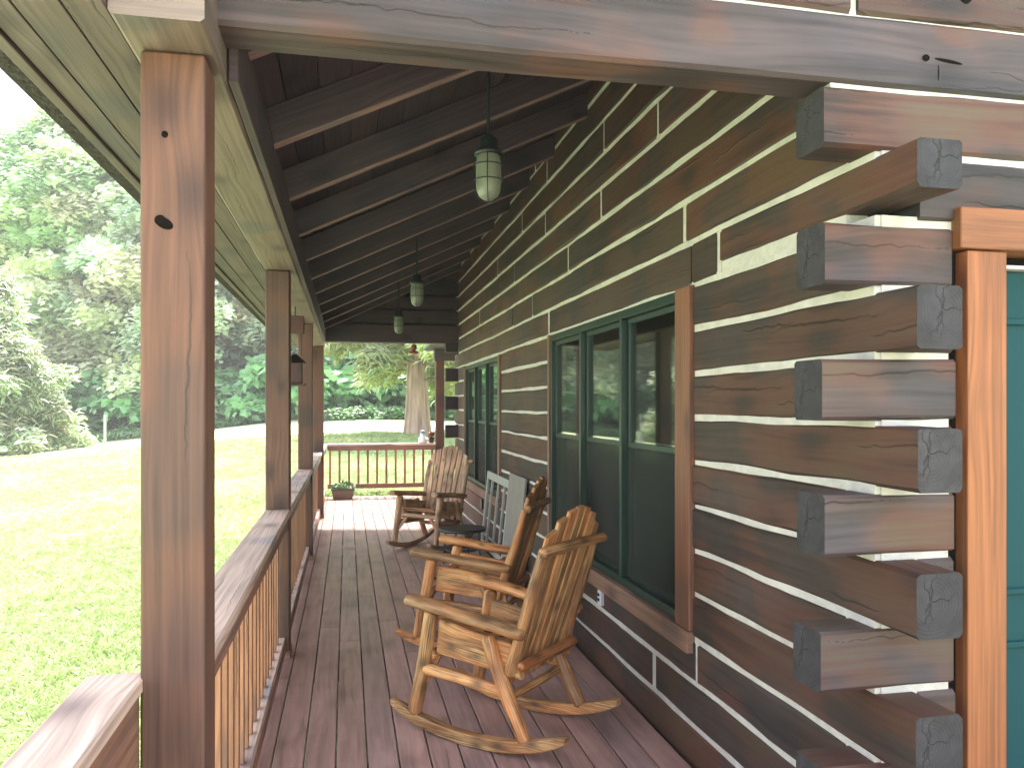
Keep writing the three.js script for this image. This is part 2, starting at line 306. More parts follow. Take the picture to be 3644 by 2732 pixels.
// ------------------------------------------------------------------ ground
function ground(x, z) { return -0.6 + 0.055 * Math.max(0, -z - 4) * (0.19 + 0.81 * sm(-15, 2, x)) * sm(60, 30, -z - 0) * 1 + (z < -30 ? 0.055 * 26 * (0.19 + 0.81 * sm(-15, 2, x)) * (1 - sm(60, 30, -z)) : 0) + 0.05 * n1(x * 0.23 + 3, 21) * n1(z * 0.19 + 8, 22); }
{
  const g = new THREE.PlaneGeometry(1, 1, 160, 160), p = g.attributes.position, uv = g.attributes.uv;
  const map = (t, c, near, far) => c + Math.sign(t) * (Math.abs(t) * near + Math.pow(Math.abs(t), 3) * far);
  for (let i = 0; i < p.count; i++) { const x = map(p.getX(i) * 2, 0, 45, 300), z = map(p.getY(i) * 2, -20, 50, 300); p.setXYZ(i, x, ground(x, z), z); uv.setXY(i, x, z); }
  const ix = g.index.array; for (let i = 0; i < ix.length; i += 3) { const t = ix[i]; ix[i] = ix[i + 1]; ix[i + 1] = t; }
  g.computeVertexNormals();
  const m = mesh(g, std([0.76, 0.76, 0.5], 0.9, T.lawn, T.lawnB, 0.02), 'lawn'); m.userData.kind = 'structure'; scene.add(m);
}

// ------------------------------------------------------------------ porch deck
const XW = 1.53, ZE = -2.07, TH = 0.148, ZF = -11.07;
{
  const deck = thing('porch_deck', null); deck.userData.kind = 'structure'; deck.position.set(0.5, 0, -6);
  const r = rng(91);
  for (let k = -4; k < 24; k++) {
    const x0 = -0.046 + 0.141 * k, x1 = x0 + 0.135; if (x0 < -0.66) continue;
    const zs = x0 > 1.5 ? [1.6, -2.02] : [1.6, -1.1 - 2.6 * r()]; if (x0 <= 1.5) while (zs[zs.length - 1] > -10.6) zs.push(zs[zs.length - 1] - 3.66); if (x0 <= 1.5) { if (zs[zs.length - 1] < -14) zs.pop(); zs.push(-14.38); }
    for (let i = 0; i + 1 < zs.length; i++) part(deck, box(x0, -0.036, zs[i + 1] + 0.003, Math.min(x1, x0 < 1.5 ? XW + 0.02 : 9), 0, zs[i], 0.005, 2), pick(M.deck), 'plank');
  }
  for (let k = 0; k < 24; k++) part(deck, box(XW + 0.16 + 0.141 * k, -0.036, -14.38, XW + 0.295 + 0.141 * k, 0, -11.4, 0.005, 2), pick(M.deck), 'plank');
  for (let i = 0; i < 9; i++) part(deck, box(-0.55, -0.24, -0.2 - 1.75 * i, 1.5, -0.04, -0.16 - 1.75 * i, 0.003, 0), M.rafter[0], 'joist');
  part(deck, box(-0.585, -0.3, -14.42, -0.55, -0.005, 1.6, 0.003), M.rail[1], 'edge_board');
  part(deck, box(-0.55, -0.3, -14.42, 5, -0.04, -14.39, 0.003), M.rail[1], 'edge_board');
}

// ------------------------------------------------------------------ log cabin
const cabin = thing('log_cabin', 'dark log cabin with pale chinking, green windows and overlapping corner logs', 'house', [4.2, 0, -6.6]);
const rnd = rng(321);
function addLog(axis, a0, a1, y0, y1, b0, b1, mat = pick(M.log), opts = {}) {
  const [s, ...e] = hewn(axis, a0, a1, y0, y1, b0, b1, opts.wob ?? 0.0075, 0.011);
  const m = part(cabin, s, mat, opts.name || 'log'); const em = opts.endMat || pick(M.end); for (const q of e) part(m, q, em, 'log_end'); return m;
}
// chinking strip with an uneven face
function chink(axis, a0, a1, y0, y1, b0, b1) { part(cabin, merge(hewn(axis, a0, a1, y0, y1, b0, b1, 0.0055, 0.003, 0.07)), M.mort, 'chinking'); }
const LV = (k) => -0.05 + 0.2 * k; // course k spans LV(k)..LV(k+1); odd index k=1 is .15-.35 (runs along the porch through the corner)
const GAP = 0.0095;
// windows of the porch wall: [zNear, zFar, sillY, headY]
const WIN = [[-3.33, -5.95, 0.58, 2.15], [-7.9, -10.42, 0.66, 2.13]];
{
  const joints = { 17: [-6.0, -9.9], 16: [4.6, 6.9], 15: [3.75, 6.06, 8.1], 14: [4.66, 7.24], 12: [3.42, 6.5, 7.3], 1: [3.8, 8.2], 0: [5.3, 9], 2: [3.3, 5.98, 7.85], 13: [5.4, 9.2], 3: [], 18: [6.4] };
  for (let k = 0; k < 19; k++) {
    const y0 = LV(k), y1 = LV(k + 1), thru = k % 2 === 1 && k < 13;
    const zs = thru ? -1.897 : (k >= 13 ? -2.23 : -2.225), ze = thru ? -11.39 : -11.06;
    const cuts = [zs, ...(joints[k] || []).map((j) => -Math.abs(j)).sort((a, b) => b - a), ze]; let pieces = [];
    for (let i = 0; i + 1 < cuts.length; i++) pieces.push([cuts[i] - (i ? 0.014 : 0), cuts[i + 1] + (i + 2 < cuts.length ? 0.014 : 0)]);
    if (k === 11) pieces = [[zs, -3.066], [-3.094, -3.34], [-3.365, -5.94], [-5.968, ze]];
    for (const [zn, zf, sy, hy] of WIN) if (y1 > sy + 0.05 && y0 < hy - 0.05) { const np = []; for (const [a, b] of pieces) { if (a <= zf || b >= zn) np.push([a, b]); else { if (a > zn) np.push([a, zn]); if (b < zf) np.push([zf, b]); } } pieces = np; }
    for (const [a, b] of pieces) {
      const raise = k === 11 && a < -1.5 && b > -3.1 ? 0.045 : 0, low = k === 2 && b > -3.3 ? 0 : 0;
      addLog('z', b, a, y0 + GAP + raise - low, Math.min(y1 - GAP, 3.69), XW + 0.006 * rnd(), XW + TH, (k === 11 && a < -3.3 && b > -6) ? M.log[1] : undefined);
    }
    const skip = (y) => { let seg = [[-2.085, ze + 0.02]]; for (const [zn, zf, sy, hy] of WIN) if (y > sy - 0.03 && y < hy - 0.04) { const ns = []; for (const [a, b] of seg) { if (a <= zf || b >= zn) ns.push([a, b]); else ns.push([a, zn], [zf, b]); } seg = ns.filter(([a, b]) => a > b + 0.02); } return seg; };
    if (k > 0) for (const [a, b] of skip(y0)) chink('z', b, a, y0 - 0.02, y0 + 0.02, XW + 0.011, XW + 0.1);
    if (k === 11) chink('z', -3.1, -2.222, y0 - 0.018, y0 + 0.066, XW + 0.0085, XW + 0.09);
    for (let i = 0; i + 1 < pieces.length; i++) if (Math.abs(pieces[i][1] - pieces[i + 1][0]) < 0.05 && !(k === 11 && Math.abs(pieces[i][1] + 3.34) < 0.02)) chink('z', pieces[i + 1][0] - 0.008, pieces[i][1] + 0.008, y0 + 0.01, y1 - 0.01, XW + 0.006, XW + 0.09);
  }
}
// end walls: near one at ZE (front face), far one at ZF
const roofY = (x) => 2.63 + 0.47 * (x + 0.31), RIDGE = 4.2;
for (const [zf, near] of [[ZE, true], [ZF, false]]) {
  for (let k = 0; k < 24; k++) {
    const y0 = LV(k), y1 = LV(k + 1), thru = k % 2 === 0 && k < 13; let xs = k < 13 ? (thru ? 1.356 + 0.012 * n1(k * 3.3, 3) : XW + TH + 0.004) : (y1 + 0.02 - 2.78) / 0.47 - 0.31;
    if (k === 13) xs = -0.315;
    let xe = k < 13 ? 6.87 : 2 * RIDGE - Math.max(xs, 1.53); if (xe - xs < 0.4) continue;
    let pieces = [[xs, xe]];
    if (near && y0 < 2.1) pieces = [[xs, 1.8 + 0.012 * n1(k * 5.1, 2)], [3.1, xe]];
    if (near && k === 14) pieces = [[xs, 1.45], [1.475, 3.6], [3.62, xe]];
    if (near && k === 13) pieces = [[xs, 3.6], [3.62, xe]];
    for (const [a, b] of pieces) addLog('x', a, b, y0 + GAP - (k === 13 ? (near ? 0.01 : 0.075) : 0), y1 - GAP + (near && k === 13 ? 0.012 : 0), zf - TH + 0.004 * rnd(), zf + (k === 13 ? 0.002 : 0), !near ? M.roofBoard[k % 4] : k === 13 ? M.tie : pick(M.logFront), { name: k === 13 ? 'tie_beam' : 'log', wob: k === 13 ? 0.003 : 0.006 });
    if (k > 0 && k < 20 && (near || k < 13)) {
      const cx = k < 13 ? 1.56 : (k === 13 ? 1.39 : Math.max(xs + 0.15, 0.12));
      for (const [a, b] of (near && y0 < 2.12 ? [[cx, 1.79], [3.1, xe]] : [[cx, xe]])) chink('x', a, b, y0 - 0.021 + (k === 14 ? 0.01 : 0), y0 + 0.021, zf - 0.1, zf - 0.01);
      if (k === 14 && near) chink('x', 1.44, 1.485, y0 + 0.01, y1 - 0.01, zf - 0.09, zf - 0.011);
    }
  }
}
// knots and checks on the near end logs
function knotAt(parent, x, y, z, w, h, nrm, tilt = 0) {
  const g = lathe([[0.001, 0.3], [0.35, 0.32], [0.55, 0.15], [0.72, 0.5], [0.95, 0.35], [1, 0]], 18); g.rotateX(Math.PI / 2); g.scale(w, h, 0.006); g.rotateZ(tilt); if (nrm === 'x') g.rotateY(-Math.PI / 2); g.translate(x, y, z); return part(parent, g, M.dark, 'knot');
}
knotAt(cabin, 1.70, 2.645, ZE + 0.004, 0.012, 0.01, 'z'); knotAt(cabin, 1.78, 2.642, ZE + 0.002, 0.05, 0.005, 'z', -0.1); knotAt(cabin, 1.745, 2.605, ZE + 0.0005, 0.002, 0.026, 'z');
knotAt(cabin, -0.24, 2.665, ZE + 0.003, 0.014, 0.013, 'z'); knotAt(cabin, 1.84, 2.87, ZE + 0.002, 0.03, 0.05, 'z');
// door in the near end wall
{
  const d = sub(cabin, 'door');
  part(d, box(1.80, 2.075, ZE - 0.12, 3.1, 2.2, ZE + 0.03, 0.006), M.trim[0], 'lintel');
  for (const x of [1.832, 2.935]) part(d, box(x, -0.02, ZE - 0.12, x + 0.14, 2.072, ZE + 0.02, 0.006), M.trim[1], 'jamb');
  for (const x of [1.805, 3.078]) part(d, box(x, 0, ZE - 0.14, x + 0.024, 2.07, ZE - 0.025, 0.002), M.dark, 'reveal');
  const panel = part(d, box(1.976, 0.0, ZE - 0.125, 2.931, 2.03, ZE - 0.08, 0.003), M.teal, 'door_panel');
  for (const [y0, y1] of [[0.2, 0.85], [1.0, 1.88]]) for (const x of [2.03, 2.5]) {
    const fr = [box(x, y0, ZE - 0.079, x + 0.02, y1, ZE - 0.066, 0.004), box(x + 0.34, y0, ZE - 0.079, x + 0.36, y1, ZE - 0.066, 0.004), box(x + 0.021, y0, ZE - 0.079, x + 0.339, y0 + 0.02, ZE - 0.067, 0.004), box(x + 0.021, y1 - 0.02, ZE - 0.079, x + 0.339, y1, ZE - 0.067, 0.004)];
    part(d, merge(fr), M.teal, 'moulding');
  }
  part(d, box(1.976, 2.034, ZE - 0.12, 2.931, 2.046, ZE - 0.05, 0.002), M.outlet, 'weatherstrip'); part(d, box(1.976, 2.05, ZE - 0.12, 2.931, 2.071, ZE - 0.07, 0.002), M.dark, 'head_stop');
}
// triple windows
for (const [i, [zn, zf, sy, hy]] of WIN.entries()) {
  const w = sub(cabin, 'window'), tn = 0.165, X = XW;
  part(w, box(X - 0.016, sy + 0.002, zn - tn + (i ? 0.08 : 0), X + 0.13, hy + (i ? 0.0 : 0), zn - 0.004, 0.005), i ? M.trimDark : M.trimRed, 'side_trim');
  part(w, box(X - 0.01, sy + 0.002, zf + 0.004, X + 0.13, hy, zf + 0.05, 0.004), M.trimDark, 'side_trim');
  part(w, box(X - 0.026, sy - 0.1, zf + 0.01, X + 0.13, sy, zn - 0.004, 0.006), M.trimDark, 'sill');
  const z0 = zf + 0.054, z1 = zn - tn + (i ? 0.08 : 0) - 0.004, sw = (z1 - z0) / 3, fx = X + 0.006;
  const fr = []; fr.push(box(fx, hy - 0.05, z0, fx + 0.09, hy - 0.002, z1, 0.004), box(fx, sy + 0.002, z0, fx + 0.09, sy + 0.045, z1, 0.004));
  for (let k = 0; k <= 3; k++) { const z = z0 + k * sw, h = k === 0 || k === 3 ? 0.028 : 0.034; fr.push(box(fx - (k % 3 ? 0.008 : 0.002), sy + 0.046, k === 3 ? z - h : (k === 0 ? z : z - h / 2), fx + 0.085, hy - 0.051, k === 0 ? z + h : (k === 3 ? z : z + h / 2), 0.004)); }
  part(w, merge(fr), M.green, 'frame');
  const mid = sy + (hy - sy) * 0.515;
  for (let k = 0; k < 3; k++) {
    const a = z0 + k * sw + 0.03, b = z0 + (k + 1) * sw - 0.03, s = [], t = 0.03;
    for (const [ya, yb, xo] of [[mid - 0.02, hy - 0.053, 0.03], [sy + 0.048, mid + 0.02, 0.05]]) {
      const x0 = fx + xo, x1 = x0 + 0.02;
      s.push(box(x0, ya, a, x1, ya + t, b, 0.003), box(x0, yb - t, a, x1, yb, b, 0.003), box(x0, ya + t, a, x1, yb - t, a + t, 0.003), box(x0, ya + t, b - t, x1, yb - t, b, 0.003));
      part(w, box(x0 + 0.007, ya + t, a + t, x0 + 0.013, yb - t, b - t, 0.0005), M.glass, 'pane');
    }
    part(w, merge(s), M.greenEdge, 'sash');
    part(w, box(fx + 0.028, sy + 0.05, a + 0.005, fx + 0.032, mid - 0.022, b - 0.005, 0.0005), M.screen, 'insect_screen');
    const cur = new THREE.PlaneGeometry(sw, hy - sy, 40, 1), cp = cur.attributes.position; for (let q = 0; q < cp.count; q++) cp.setZ(q, 0.02 * Math.sin(cp.getX(q) * 60 + k)); cur.computeVertexNormals(); cur.rotateY(-Math.PI / 2); cur.translate(X + 0.55, (sy + hy) / 2, (a + b) / 2);
    if (i) part(w, cur, M.curtain, 'curtain');
  }
}
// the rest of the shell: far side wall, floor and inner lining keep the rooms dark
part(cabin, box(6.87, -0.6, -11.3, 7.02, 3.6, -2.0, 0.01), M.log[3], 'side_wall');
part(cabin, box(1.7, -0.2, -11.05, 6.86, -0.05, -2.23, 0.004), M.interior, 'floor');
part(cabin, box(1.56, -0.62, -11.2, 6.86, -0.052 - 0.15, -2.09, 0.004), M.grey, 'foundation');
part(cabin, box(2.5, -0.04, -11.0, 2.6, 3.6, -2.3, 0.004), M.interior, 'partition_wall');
{ // small fittings on the porch wall
  const o = sub(cabin, 'outlet_box'); part(o, box(XW - 0.02, 0.385, -4.66, XW + 0.01, 0.475, -4.6, 0.006), M.outlet, 'cover'); for (const y of [0.41, 0.44]) part(o, box(XW - 0.023, y, -4.645, XW - 0.019, y + 0.016, -4.615, 0.001), M.dark, 'socket');
  part(cabin, box(XW - 0.02, 0.42, -9.02, XW + 0.01, 0.54, -8.95, 0.006), M.black, 'switch_cover');
}

// ------------------------------------------------------------------ porch roof
const PB = 2.465, PX0 = -0.516, PX1 = -0.314;
{
  const roof = thing('porch_roof', 'low dark porch roof with exposed rafters, eave boards and long carrying beam', 'roof', [0.5, 2.5, -6.6]);
  const addT = (axis, a0, a1, y0, y1, b0, b1, mat, name, wob = 0.005, em = mat) => { const [s, ...e] = hewn(axis, a0, a1, y0, y1, b0, b1, wob, 0.01); const m = part(roof, s, mat, name); for (const q of e) part(m, q, em, 'timber_end'); return m; };
  addT('z', -11.9, -1.885, PB, PB + 0.2, PX0, PX1, M.plate, 'plate_beam', 0.004, M.plateEnd);
  part(roof, box(PX1 + 0.003, PB + 0.004, -11.05, PX1 + 0.03, 2.66, -2.22, 0.004), M.roofBoard[1], 'shade_facing');  // dark board added to paint the shade on the plate beam's inner face
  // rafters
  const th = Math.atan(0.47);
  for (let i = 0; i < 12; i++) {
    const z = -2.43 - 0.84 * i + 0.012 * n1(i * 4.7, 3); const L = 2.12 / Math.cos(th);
    const g = box(0, 0, -0.022, L, 0.14, 0.022, 0.004, 0); g.rotateZ(th); g.translate(-0.42, roofY(-0.42), z - 0.02); const rm = part(roof, g, pick(M.rafter), 'rafter'); const ge = box(0.02, -0.007, -0.0235, L - 0.02, 0.0005, 0.0235, 0.002, 0); ge.rotateZ(th); ge.translate(-0.42, roofY(-0.42), z - 0.02); part(rm, ge, M.rafterLitEdge, 'lit_edge');  // strip added under each rafter, its paler colour stands for bounce light
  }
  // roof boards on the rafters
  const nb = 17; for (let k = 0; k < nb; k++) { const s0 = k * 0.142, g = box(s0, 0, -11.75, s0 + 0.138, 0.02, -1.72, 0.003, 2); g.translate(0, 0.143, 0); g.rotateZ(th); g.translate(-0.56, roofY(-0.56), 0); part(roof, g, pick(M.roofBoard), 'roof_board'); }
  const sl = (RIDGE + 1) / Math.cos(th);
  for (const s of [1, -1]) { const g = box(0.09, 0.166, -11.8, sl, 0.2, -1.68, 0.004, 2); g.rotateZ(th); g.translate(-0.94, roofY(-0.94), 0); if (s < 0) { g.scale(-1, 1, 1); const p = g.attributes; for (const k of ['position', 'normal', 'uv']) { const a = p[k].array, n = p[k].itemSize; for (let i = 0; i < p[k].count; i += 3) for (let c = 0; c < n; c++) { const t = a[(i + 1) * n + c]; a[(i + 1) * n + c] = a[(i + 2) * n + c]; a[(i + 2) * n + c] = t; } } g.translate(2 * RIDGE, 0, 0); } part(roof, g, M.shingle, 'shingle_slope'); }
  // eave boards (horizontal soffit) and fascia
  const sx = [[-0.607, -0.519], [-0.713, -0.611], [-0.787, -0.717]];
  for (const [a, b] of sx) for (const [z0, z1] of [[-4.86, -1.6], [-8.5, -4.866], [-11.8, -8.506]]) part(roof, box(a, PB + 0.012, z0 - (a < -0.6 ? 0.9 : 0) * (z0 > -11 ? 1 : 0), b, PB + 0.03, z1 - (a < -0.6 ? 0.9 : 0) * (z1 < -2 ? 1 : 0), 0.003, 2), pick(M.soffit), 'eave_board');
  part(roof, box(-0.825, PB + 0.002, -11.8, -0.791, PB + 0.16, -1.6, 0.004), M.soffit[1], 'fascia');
  // boards closing the far gable above its tie beam
  for (let k = 0; k < 5; k++) { const y0 = 2.69 + k * 0.15, x0 = (y0 + 0.14 - 2.78) / 0.47 - 0.31; if (x0 < 1.5) part(roof, box(Math.max(-0.3, x0), y0, ZF - 0.1, 1.52, y0 + 0.147, ZF - 0.06, 0.004), pick(M.roofBoard), 'gable_board'); }
  part(roof, box(1.53, 2.42, -14.3, 6, 2.62, -14.12, 0.01), M.soffit[0], 'far_beam');
  part(roof, box(1.4, 2.63, -14.7, 6, 2.68, -11.85, 0.01), M.roofBoard[0], 'far_canopy');
}

// ------------------------------------------------------------------ porch posts
const POSTS = [[-0.49, -2.05, 0.15, 'thick porch post nearest the camera, with a dark knot near its top'], [-0.505, -5.2, 0.148, 'second porch post along the railing, with dark bands at rail height'], [-0.5, -8.5, 0.148, 'third porch post along the railing, beside the red hanging feeder'], [-0.478, -11.65, 0.15, 'fourth and farthest porch post on the lawn side']];
POSTS.forEach(([x, z, w, label], i) => {
  const p = thing('porch_post', label, 'post', [x + w / 2, 0, z - w / 2], 'porch posts');
  const g = box(x, 0.001, z - w, x + w, PB - 0.002, z, 0.009, 1);
  part(p, g, M.post[i], 'shaft');
  if (i === 0) {
    knotAt(p, x + 0.055, 2.045, z + 0.001, 0.023, 0.013, 'z', -0.5); knotAt(p, x + 0.046, 2.052, z + 0.001, 0.013, 0.012, 'z', 0.6); knotAt(p, x + 0.057, 2.26, z + 0.001, 0.0075, 0.0085, 'z');
  }
  part(p, box(x - 0.006, 0.0, z - w - 0.006, x + w + 0.006, 0.05, z + 0.006, 0.004), M.rail[0], 'base_block');
});
{
  const p = thing('porch_post', 'slim reddish corner post at the far end, beside the cabin log ends', 'post', [1.635, 0, -14.2], 'porch posts');
  part(p, box(1.56, 0.001, -14.28, 1.71, 2.417, -14.13, 0.008, 1), M.post[2], 'shaft'); part(p, box(1.552, 0, -14.288, 1.718, 0.05, -14.122, 0.004), M.rail[0], 'base_block');
}

// ------------------------------------------------------------------ railings
const CAPY = EYE - 0.654;
function railZ(z0, z1, xo, xi, label, opts = {}) { // runs from near z0 to far z1
  const t = thing('porch_railing', label, 'railing', [(xo + xi) / 2, 0, (z0 + z1) / 2], 'porch railing sections');
  const xc = (xo + xi) / 2;
  part(t, merge(hewn('z', z1, z0, CAPY - 0.04, CAPY, xo, xi, 0.0022, 0.006)), pick(M.cap), 'cap_rail');
  if (opts.apron) part(t, box(xi - 0.05, CAPY - 0.3, z1 + 0.03, xi - 0.012, CAPY - 0.042, z0 - 0.02, 0.004), M.rail[2], 'apron_board');
  part(t, box(xi - 0.06, CAPY - 0.13, z1 + 0.004, xi - 0.022, CAPY - 0.042, z0 - 0.004, 0.004), pick(M.rail), 'top_rail');
  part(t, box(xc - 0.045, 0.1, z1 + 0.004, xc + 0.045, 0.138, z0 - 0.004, 0.005), M.cap[1], 'bottom_rail');
  part(t, box(xc + 0.02, 0.045, z1 + 0.004, xc + 0.05, 0.098, z0 - 0.004, 0.004), M.rail[2], 'kick_rail');
  const n = Math.round((z0 - z1) / 0.148);
  for (let k = 1; k < n; k++) { const z = z1 + (z0 - z1) * k / n; part(t, box(xi - 0.1, 0.14, z - 0.018, xi - 0.062, CAPY - 0.042, z + 0.018, 0.003, 1), pick(M.baluster), 'baluster'); }
  return t;
}
railZ(-2.202, -5.2, -0.507, -0.351, 'railing section between the nearest and the second porch post');
railZ(-5.35, -8.5, -0.507, -0.353, 'railing section between the second and the third porch post');
railZ(-8.65, -11.65, -0.5, -0.345, 'railing section between the third and the fourth porch post');
railZ(-11.802, -14.15, -0.49, -0.335, 'last short railing section past the fourth porch post, up to the far corner');
railZ(0.4, -2.1, -0.622, -0.483, 'wide capped railing at the lower left, outside the nearest post', { apron: true });
{ // far cross railing
  const t = thing('porch_railing', 'cross railing closing the far end of the porch behind the flower planter', 'railing', [0.5, 0, -14.22], 'porch railing sections');
  part(t, merge(hewn('x', -0.335, 1.558, CAPY - 0.04, CAPY, -14.31, -14.15, 0.002, 0.006)), M.cap[0], 'cap_rail');
  part(t, box(-0.335, CAPY - 0.12, -14.21, 1.555, CAPY - 0.042, -14.17, 0.004), M.rail[0], 'top_rail');
  part(t, box(-0.335, 0.16, -14.22, 1.555, 0.24, -14.17, 0.004), M.rail[1], 'bottom_rail');
  for (let k = 0; k < 12; k++) part(t, box(-0.31 + 0.163 * k, 0.242, -14.245, -0.272 + 0.163 * k, CAPY - 0.042, -14.211, 0.003, 1), pick(M.baluster), 'baluster');
}

// ------------------------------------------------------------------ log rocking chairs (local: +z is the way the sitter looks)
function rockingChair(seed, label, x, z, turn) {
  const t = thing('rocking_chair', label, 'rocking chair', [x, 0, z], 'log rocking chairs on the porch'); t.rotation.y = turn;
  const r = rng(seed * 13 + 5), add = (g, m, n) => { const q = mesh(g, m, n); t.add(q); return q; };
  const pal = seed === 3 ? M.chairPale : M.chair, C = () => pal[Math.floor(r() * pal.length)], D = () => M.chairDark[Math.floor(r() * 3)], sd = () => Math.floor(r() * 900);
  for (const s of [1, -1]) {
    const X = 0.268 * s;
    { // rocker: bowed half-log
      const sh = new THREE.Shape(), R = 1.32, lo = [], hi = [];
      for (let i = 0; i <= 22; i++) { const zz = -0.53 + (0.47 + 0.53) * i / 22, e = Math.min(i, 22 - i) / 3, k = e < 1 ? 0.35 + 0.65 * Math.sqrt(e) : 1, yb = R - Math.sqrt(R * R - zz * zz), wv = 0.003 * n1(zz * 9 + seed * 7 + s, 3); lo.push([zz, yb + (1 - k) * 0.022 + Math.max(0, wv * 0.3)]); hi.push([zz, yb + 0.056 - (1 - k) * 0.018 + wv]); }
      sh.moveTo(...lo[0]); for (const p of lo.slice(1)) sh.lineTo(...p); for (const p of hi.reverse()) sh.lineTo(...p); sh.closePath();
      const g = new THREE.ExtrudeGeometry(sh, { depth: 0.036, bevelEnabled: true, bevelThickness: 0.007, bevelSize: 0.006, bevelOffset: -0.006, bevelSegments: 2 });
      g.translate(0, 0, -0.018); g.rotateY(-Math.PI / 2); g.translate(X, 0.001, 0); boxUV(g, 2); add(g, C(), 'rocker');
    }
    add(pole([X, 0.085, 0.325], [X * 0.97, 0.6, 0.225], 0.034, 0.038, { seed: sd() }), C(), 'leg');
    add(pole([X, 0.08, -0.315], [X * 0.97, 0.53, -0.1], 0.031, 0.036, { seed: sd(), bend: -0.008 }), C(), 'leg');
    add(pole([X * 0.98, 0.315, 0.275], [X * 0.98, 0.285, -0.215], 0.031, 0.028, { seed: sd() }), C(), 'stretcher');
    add(board([0.226 * s, 0.475, 0.2], [0.226 * s, 0.425, -0.26], 0.17, 0.15, 0.042, [0, 1, 0], sd(), -0.022), C(), 'side_board');
    add(pole([X * 1.02, 0.645, 0.365], [X * 0.98, 0.568, -0.31], 0.05, 0.046, { seed: sd(), flat: 0.62, rough: 0.12 }), C(), 'arm');
    add(pole([0.237 * s, 0.36, -0.215], [0.247 * s, 0.95, -0.405], 0.042, 0.034, { seed: sd(), flat: 0.7 }), C(), 'back_post');
    add(pole([0.15 * s, 0.375, 0.255], [0.255 * s, 0.24, 0.28], 0.017, 0.019, { seed: sd() }), C(), 'knee_brace');
  }
  add(pole([-0.3, 0.945, -0.43], [0.315, 0.955, -0.43], 0.022, 0.026, { seed: sd() }), C(), 'crossbar');
  add(pole([-0.26, 0.41, -0.285], [0.26, 0.415, -0.285], 0.025, 0.022, { seed: sd() }), D(), 'crossbar');
  add(pole([-0.255, 0.385, 0.245], [0.255, 0.385, 0.245], 0.027, 0.025, { seed: sd() }), C(), 'front_rail');
  add(pole([-0.26, 0.25, -0.2], [0.26, 0.25, -0.2], 0.021, 0.021, { seed: sd() }), C(), 'stretcher');
  for (let k = 0; k < 6; k++) { const zz = 0.235 - k * 0.074, y = 0.478 - 0.052 * Math.sin((k + 0.6) / 6 * 2.6) - 0.008 * k; add(board([-0.204, y, zz], [0.204, y, zz], 0.064, 0.066, 0.022, [0, 0.12, 1], sd()), k % 2 ? C() : D(), 'seat_slat'); }
  const nS = 7; for (let k = 0; k < nS; k++) {
    const f = (k - 3) / 3, yt = 1.135 - 0.1 * f * f - 0.006 * r(), zt = -0.415 - (yt - 0.98) * 0.33, wb = 0.052, wt = 0.068;
    add(board([f * 0.176, 0.31, -0.165 - 0.012], [f * 0.222, yt, zt + 0.008], wb, wt, 0.024, [1, 0, 0], sd(), -f * 0.012), C(), 'back_slat');
  }
  return t;
}
rockingChair(1, 'nearest honey-brown log rocking chair, seen from behind its left arm', 0.751, -3.894, -134.4 * Math.PI / 180);
rockingChair(2, 'middle log rocking chair, partly hidden behind the nearest one', 0.865, -5.3, -116.8 * Math.PI / 180);
rockingChair(3, 'farthest log rocking chair, showing its slatted back beside the black table', 0.93, -8.97, -38 * Math.PI / 180);

// ------------------------------------------------------------------ black side table, leaning panels, planter, figurine, feeders
{
  const t = thing('side_table', 'low round black metal side table by the wall near the farthest chair', 'table', [1.14, 0, -7.93]);
  const add = (g, m, n) => t.add(mesh(g, m, n));
  add(lathe([[0.001, 0.372], [0.2, 0.372], [0.232, 0.376], [0.243, 0.37], [0.243, 0.35], [0.23, 0.346], [0.001, 0.352]], 40), M.black, 'table_top');
  add(lathe([[0.1, 0.168], [0.17, 0.168], [0.175, 0.162], [0.17, 0.156], [0.1, 0.156], [0.1, 0.168]], 32), M.black, 'shelf');
  for (let k = 0; k < 4; k++) { const a = k * Math.PI / 2 + 0.5; add(rod([0.175 * Math.cos(a), 0.35, 0.175 * Math.sin(a)], [0.2 * Math.cos(a), 0.0, 0.2 * Math.sin(a)], 0.008), M.black, 'leg'); }
}
{
  const t = thing('slatted_frame', 'white slatted frame leaning on the log wall below the far window', 'frame', [1.44, 0, -7.95]);
  const add = (g, m, n) => { g.rotateZ(-0.1); t.add(mesh(g, m, n)); };
  add(box(-0.02, 0.82, -0.6, 0.01, 0.9, 0.6, 0.005), M.white, 'top_rail'); add(box(-0.02, 0.1, -0.6, 0.01, 0.16, 0.6, 0.005), M.white, 'bottom_rail');
  for (const z of [-0.6, -0.32, 0.02, 0.34, 0.55]) add(box(-0.018, 0.161, z, 0.008, 0.819, z + (Math.abs(z) > 0.5 ? 0.05 : 0.022), 0.004), M.white, 'slat');
  for (const z of [-0.6, 0.56]) add(box(-0.018, 0.004, z, 0.008, 0.099, z + 0.04, 0.004), M.white, 'foot');
}
{
  const g = box(-0.01, 0, -0.33, 0.012, 0.98, 0.33, 0.004); g.rotateZ(-0.09);
  const b = mesh(g, M.grey, 'panel_board'); b.position.set(1.42, 0.003, -6.95); tag(b, 'plain grey board leaning on the log wall behind the middle chair', 'board'); scene.add(b);
}
